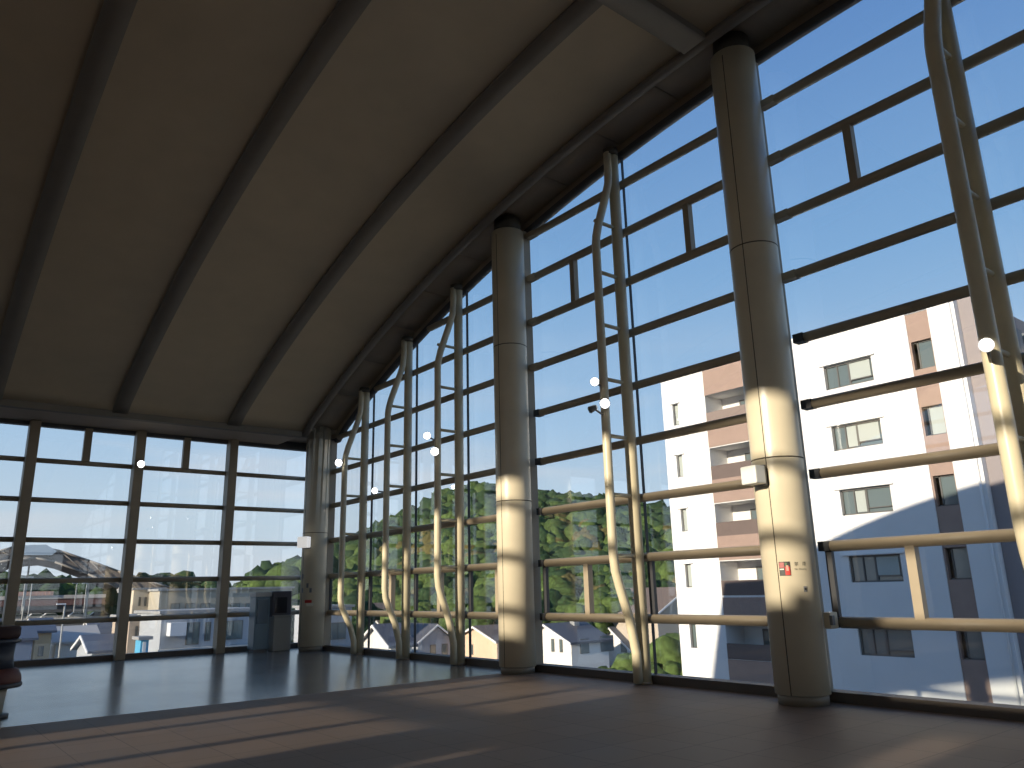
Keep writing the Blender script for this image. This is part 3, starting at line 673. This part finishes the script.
def bar(a, b, z0, z1, th):
    d = (b-a); ln = math.hypot(d.x, d.y); ang = math.atan2(d.y, d.x); c = (a+b)/2; R = Matrix.Rotation(ang, 4, 'Z'); R.translation = (c.x, c.y, (z0+z1)/2); return R, ln, th, z1-z0
# viaduct
t = thing('railway_viaduct', 'long viaduct with rust brown girder and pale parapet beyond the end glazing', 'viaduct', (25, 280, GZ))
RU = mat('rust_brown_girder', (.13, .06, .05), .7, var=.15); VD = 280
a = at(-90, 600, VD); b = at(150, 600, VD)
MB().obox(*bar(a, b, -.2, 1.7, 8)).build('girder', RU, t)
MB().obox(*bar(a, b, 1.7, 2.7, 8.6)).build('parapet', mat('pale_concrete', (.45, .40, .36), .8), t)
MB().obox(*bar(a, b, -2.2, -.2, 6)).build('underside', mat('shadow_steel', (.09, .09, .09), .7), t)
for px in (-60, -20, 35, 70, 110):
    p = at(px, 606, VD); MB().box(p.x-1.2, p.x+1.2, p.y-1.2, p.y+1.2, GZ, -2.2).build('pier', MATS['concrete'], t)
m = MB()
for i in range(10):
    p = a.lerp(b, .38+i*.018); m.box(p.x-.5, p.x+.5, p.y-5, p.y-4.6, 2.7, 3.9)
m.build('railing_panel', mat('orange_white', (.6, .32, .22), .6), t)
# raised parking deck
t = thing('parking_deck', 'grey parking deck with a pale edge in front of the viaduct', 'parking deck', (20, 215, GZ))
a = at(-90, 620, 215); b = at(124, 612, 215)
MB().obox(*bar(a, b, -5.4, -2.9, 22)).build('deck', mat('grey_deck', (.15, .16, .18), .8), t)
R_, ln, th, h = bar(a, b, -2.9, -2.3, .5); R_.translation += Vector((1.5, -10.6, 0)); MB().obox(R_, ln, th, h).build('edge_rail', mat('pale_edge', (.6, .6, .6), .6), t)
for px in (-60, -10, 30, 60, 90, 115):
    p = at(px, 616, 212); MB().box(p.x-.6, p.x+.6, p.y-.6, p.y+.6, GZ, -5.4).build('pier', MATS['concrete'], t)
def car(p, col, label, L_=4.2):
    t = thing('car', label, 'car', p, 'cars on the parking deck'); x, y, z = p
    prof = [(-.5, .18), (.5, .18), (.5, .50), (.44, .56), (.27, .60), (.14, .92), (-.30, .94), (-.44, .62), (-.5, .56)]
    MB().prism([(x+u*L_, z+v*1.6) for u, v in prof], 'y', y-.85, y+.85).build('body', col, t, bevel=.06)
    MB().prism([(x+u*L_, z+v*1.6) for u, v in [(.22, .62), (.12, .87), (-.27, .89), (-.38, .64)]], 'y', y-.87, y+.87).build('window_band', PANE, t)
    for u in (-.3, .31):
        for q in (-1, 1): MB().tube([(x+u*L_, y+q*.66, z+.32), (x+u*L_, y+q*.87, z+.32)], .32, 12).build('wheel', BLK, t)
CW = mat('car_white', (.75, .76, .78), .3); CS = mat('car_silver', (.35, .36, .38), .3, metal=.4); CB = mat('car_dark', (.05, .06, .08), .3)
for px, c_, lab in ((22, CS, 'silver car on the parking deck, leftmost in view'), (38, CW, 'white car on the parking deck, second from the left'), (52, CW, 'white car on the parking deck just left of the lamp pole'), (79, CW, 'white car on the parking deck right of the lamp pole'), (100, CB, 'dark car at the right end of the parking deck')):
    p = at(px, 613, 207); car((p.x, p.y, -2.9), c_, lab)
def pole(px, py_top, D, lab, base=GZ, r=.06):
    p = at(px, py_top, D); t = thing('lamp_pole', lab, 'lamp post', (p.x, p.y, base), 'poles outside the end glazing')
    MB().tube([(p.x, p.y, base), (p.x, p.y, p.z)], r, 8).build('pole', MATS['pole_pale'], t); MB().obox(Matrix.Translation((p.x-r*4, p.y, p.z)), r*10, r*3, r*1.6).build('lamp_head', mat('lamp_head_white', (.7, .7, .7), .5), t)
pole(65, 604, 100, 'pale lamp pole in front of the parking deck', r=.09); pole(87, 583, 250, 'pale pole right of the lantern, behind the parking deck', r=.13); pole(26, 577, 250, 'pale pole near the left end post', r=.13)
pole(33, 577, 255, 'pale pole just right of the one by the left end post', r=.13); pole(77, 583, 250, 'pale pole left of its twin behind the parking deck', r=.13)
# buildings placed along lines of sight, all axis parallel
def pblock(name, pl, pr, yt, D, dep, m_, label, wins=(), roofm=None, cat='building'):
    """front wall from pixel pl to pr at distance D, top at image row yt; wins = (px0, px1, y0, y1)"""
    p = at(pl, yt, D); Y = p.y; x1 = ony(pr, yt, Y).x
    t = thing(name, label, cat, (p.x, Y, GZ)); MB().box(p.x, x1, Y, Y+dep, GZ, p.z).build('wall', m_, t)
    MB().box(p.x-.3, x1+.3, Y-.3, Y+dep+.3, p.z, p.z+.3).build('roof', roofm or MATS['roof_grey'], t)
    for a_, b_, c_, d_ in wins:
        A_ = ony(a_, d_, Y); B_ = ony(b_, c_, Y)
        f = MB().box(A_.x, B_.x, Y-.1, Y+.05, A_.z, B_.z).build('window', FRAMED, t); w = B_.x-A_.x
        sub(MB().box(A_.x+.1, A_.x+w/2-.04, Y-.13, Y-.09, A_.z+.1, B_.z-.1).box(A_.x+w/2+.04, B_.x-.1, Y-.13, Y-.09, A_.z+.1, B_.z-.1), 'pane', PANE, f)
    return t, p.x, x1, Y, p.z
PB = mat('pale_beige_wall', (.40, .36, .29), .8, var=.05); PG = mat('pale_grey_wall', (.36, .38, .41), .8, var=.05); DB = mat('dusky_blue_roof', (.09, .11, .15), .6)
pblock('flat_roofed_building', 160, 292, 591, 125, 24, PB, 'beige flat roofed building with long pale parapet beyond the end glazing', wins=[(170+i*15, 180+i*15, 603, 611) for i in range(7)])
t, xa, xb, Y, z = pblock('grey_shop_building', 162, 262, 614, 92, 10, PG, 'grey low building with big dark windows in front of the beige building', wins=[(185, 200, 622, 645), (204, 211, 622, 641), (222, 243, 620, 640)])
A_ = ony(166, 636, Y); B_ = ony(183, 622, Y); MB().box(A_.x, B_.x, Y-1.4, Y-.02, A_.z, B_.z).build('white_canopy', mat('canopy_white', (.6, .62, .66), .6), t)
z1 = ony(200, 648, Y).z; MB().box(xa-.4, xb+.4, Y-1.2, Y-.02, z1-.5, z1+.1).build('ledge', mat('ledge_pale', (.4, .41, .41), .8), t)
pblock('cream_tower_building', 134, 164, 590, 130, 9, mat('cream_render', (.55, .48, .38), .8), 'cream building right of the second end post', wins=[(138+i*6, 141+i*6, y_, y_+9) for i in range(4) for y_ in (597, 612, 628)])
pblock('brown_shop_building', 130, 160, 618, 100, 8, mat('tan_render', (.45, .36, .28), .8), 'tan low building with blue door right of the second end post', wins=[(134, 138, 626, 640), (150, 154, 626, 640)])
t, xa, xb, Y, z = pblock('blue_kiosk', 141, 149, 640, 88, 2, mat('bright_blue', (.10, .38, .60), .5), 'bright blue booth in front of the tan low building')
MB().box(xa+.2, xa+.5, Y-.06, Y, z-1.6, z-.2).build('white_stripe', MATS['white_render'], t)
def lhouse(pl, pr, D, ye, yr, dep, wm, rm, lab, wins=()):
    p = at(pl, ye, D); x1 = ony(pr, ye, p.y).x; zr = at((pl+pr)/2, yr, D).z
    t = house(p.x, p.y, x1-p.x, dep, p.z, zr, 'x', wm, rm, lab, wins=wins); t['group'] = 'low houses below the end glazing'; return t
lhouse(92, 128, 100, 652, 638, 8, PG, DB, 'house with blue grey roof, just left of the second end post')
lhouse(56, 98, 125, 643, 629, 9, mat('white_siding', (.62, .60, .56), .8), mat('pale_ribbed_roof', (.42, .41, .40), .6), 'white house with pale ribbed roof in front of the parking deck')
lhouse(93, 112, 140, 634, 622, 7, mat('white_siding', (.62, .60, .56), .8), DB, 'small white house with dark roof behind the blue grey roofed one')
lhouse(36, 52, 120, 632, 621, 7, mat('ochre_wall', (.66, .48, .28), .8), DB, 'ochre walled narrow house right of the left end post', wins=[('y', .5, -5.4, .6, 1.2)])
lhouse(10, 33, 112, 640, 626, 9, mat('blue_grey_wall', (.16, .20, .28), .8), DB, 'dark blue grey house beside the left end post', wins=[('y', .8, -7, .8, 1.2)])
lhouse(-30, 4, 120, 638, 622, 9, HT, SLATE, 'tan house at the left edge of the end glazing')
pblock('pale_shed', 320, 352, 608, 110, 8, PG, 'pale grey building just right of the corner column', wins=[(328, 346, 622, 640)])
# trees beyond the end wall
def row(spec, D, group, lab):
    for j, (px, py, r, k) in enumerate(spec):
        p = at(px, py, D+random.uniform(-3, 3)); tree('background_tree', p.x, p.y, GZ, p.z, r, k, lab(px, k), group, 9, 2)
cn = {0: 'mid green', 1: 'light green', 2: 'dark green', 3: 'olive'}
row([(-12, 568, 11, 0), (3, 568, 11, 0), (20, 575, 10, 2), (34, 573, 10, 2), (46, 571, 10, 2), (58, 573, 10, 1), (70, 576, 10, 2), (82, 577, 9, 0), (94, 579, 9, 1), (106, 581, 9, 2), (118, 582, 9, 0)], 310, 'trees under the arched roof',
    lambda px, k: '%s tree behind the viaduct, seen below the %s of the arched roof' % (cn[k], 'left part' if px < 30 else 'lantern' if px < 65 else 'right slope'))
row([(138, 576, 6, 2), (146, 571, 7, 2), (158, 573, 7, 0), (170, 570, 7, 2), (184, 570, 7, 0), (198, 573, 7, 2), (212, 577, 6, 2), (224, 582, 6, 2), (236, 584, 6, 0), (248, 589, 5, 2)], 190, 'dark trees between the end posts',
    lambda px, k: '%s tree on the low rise %s the third end post' % (cn[k], 'left of' if px < 205 else 'beside' if px < 228 else 'right of'))
row([(262, 573, 6, 1), (276, 567, 7, 0), (292, 561, 7, 0), (308, 556, 7, 0), (322, 552, 7, 2), (250, 585, 5, 1)], 160, 'trees on the left foot of the hill',
    lambda px, k: '%s tree on the rising ground left of the corner column' % cn[k])
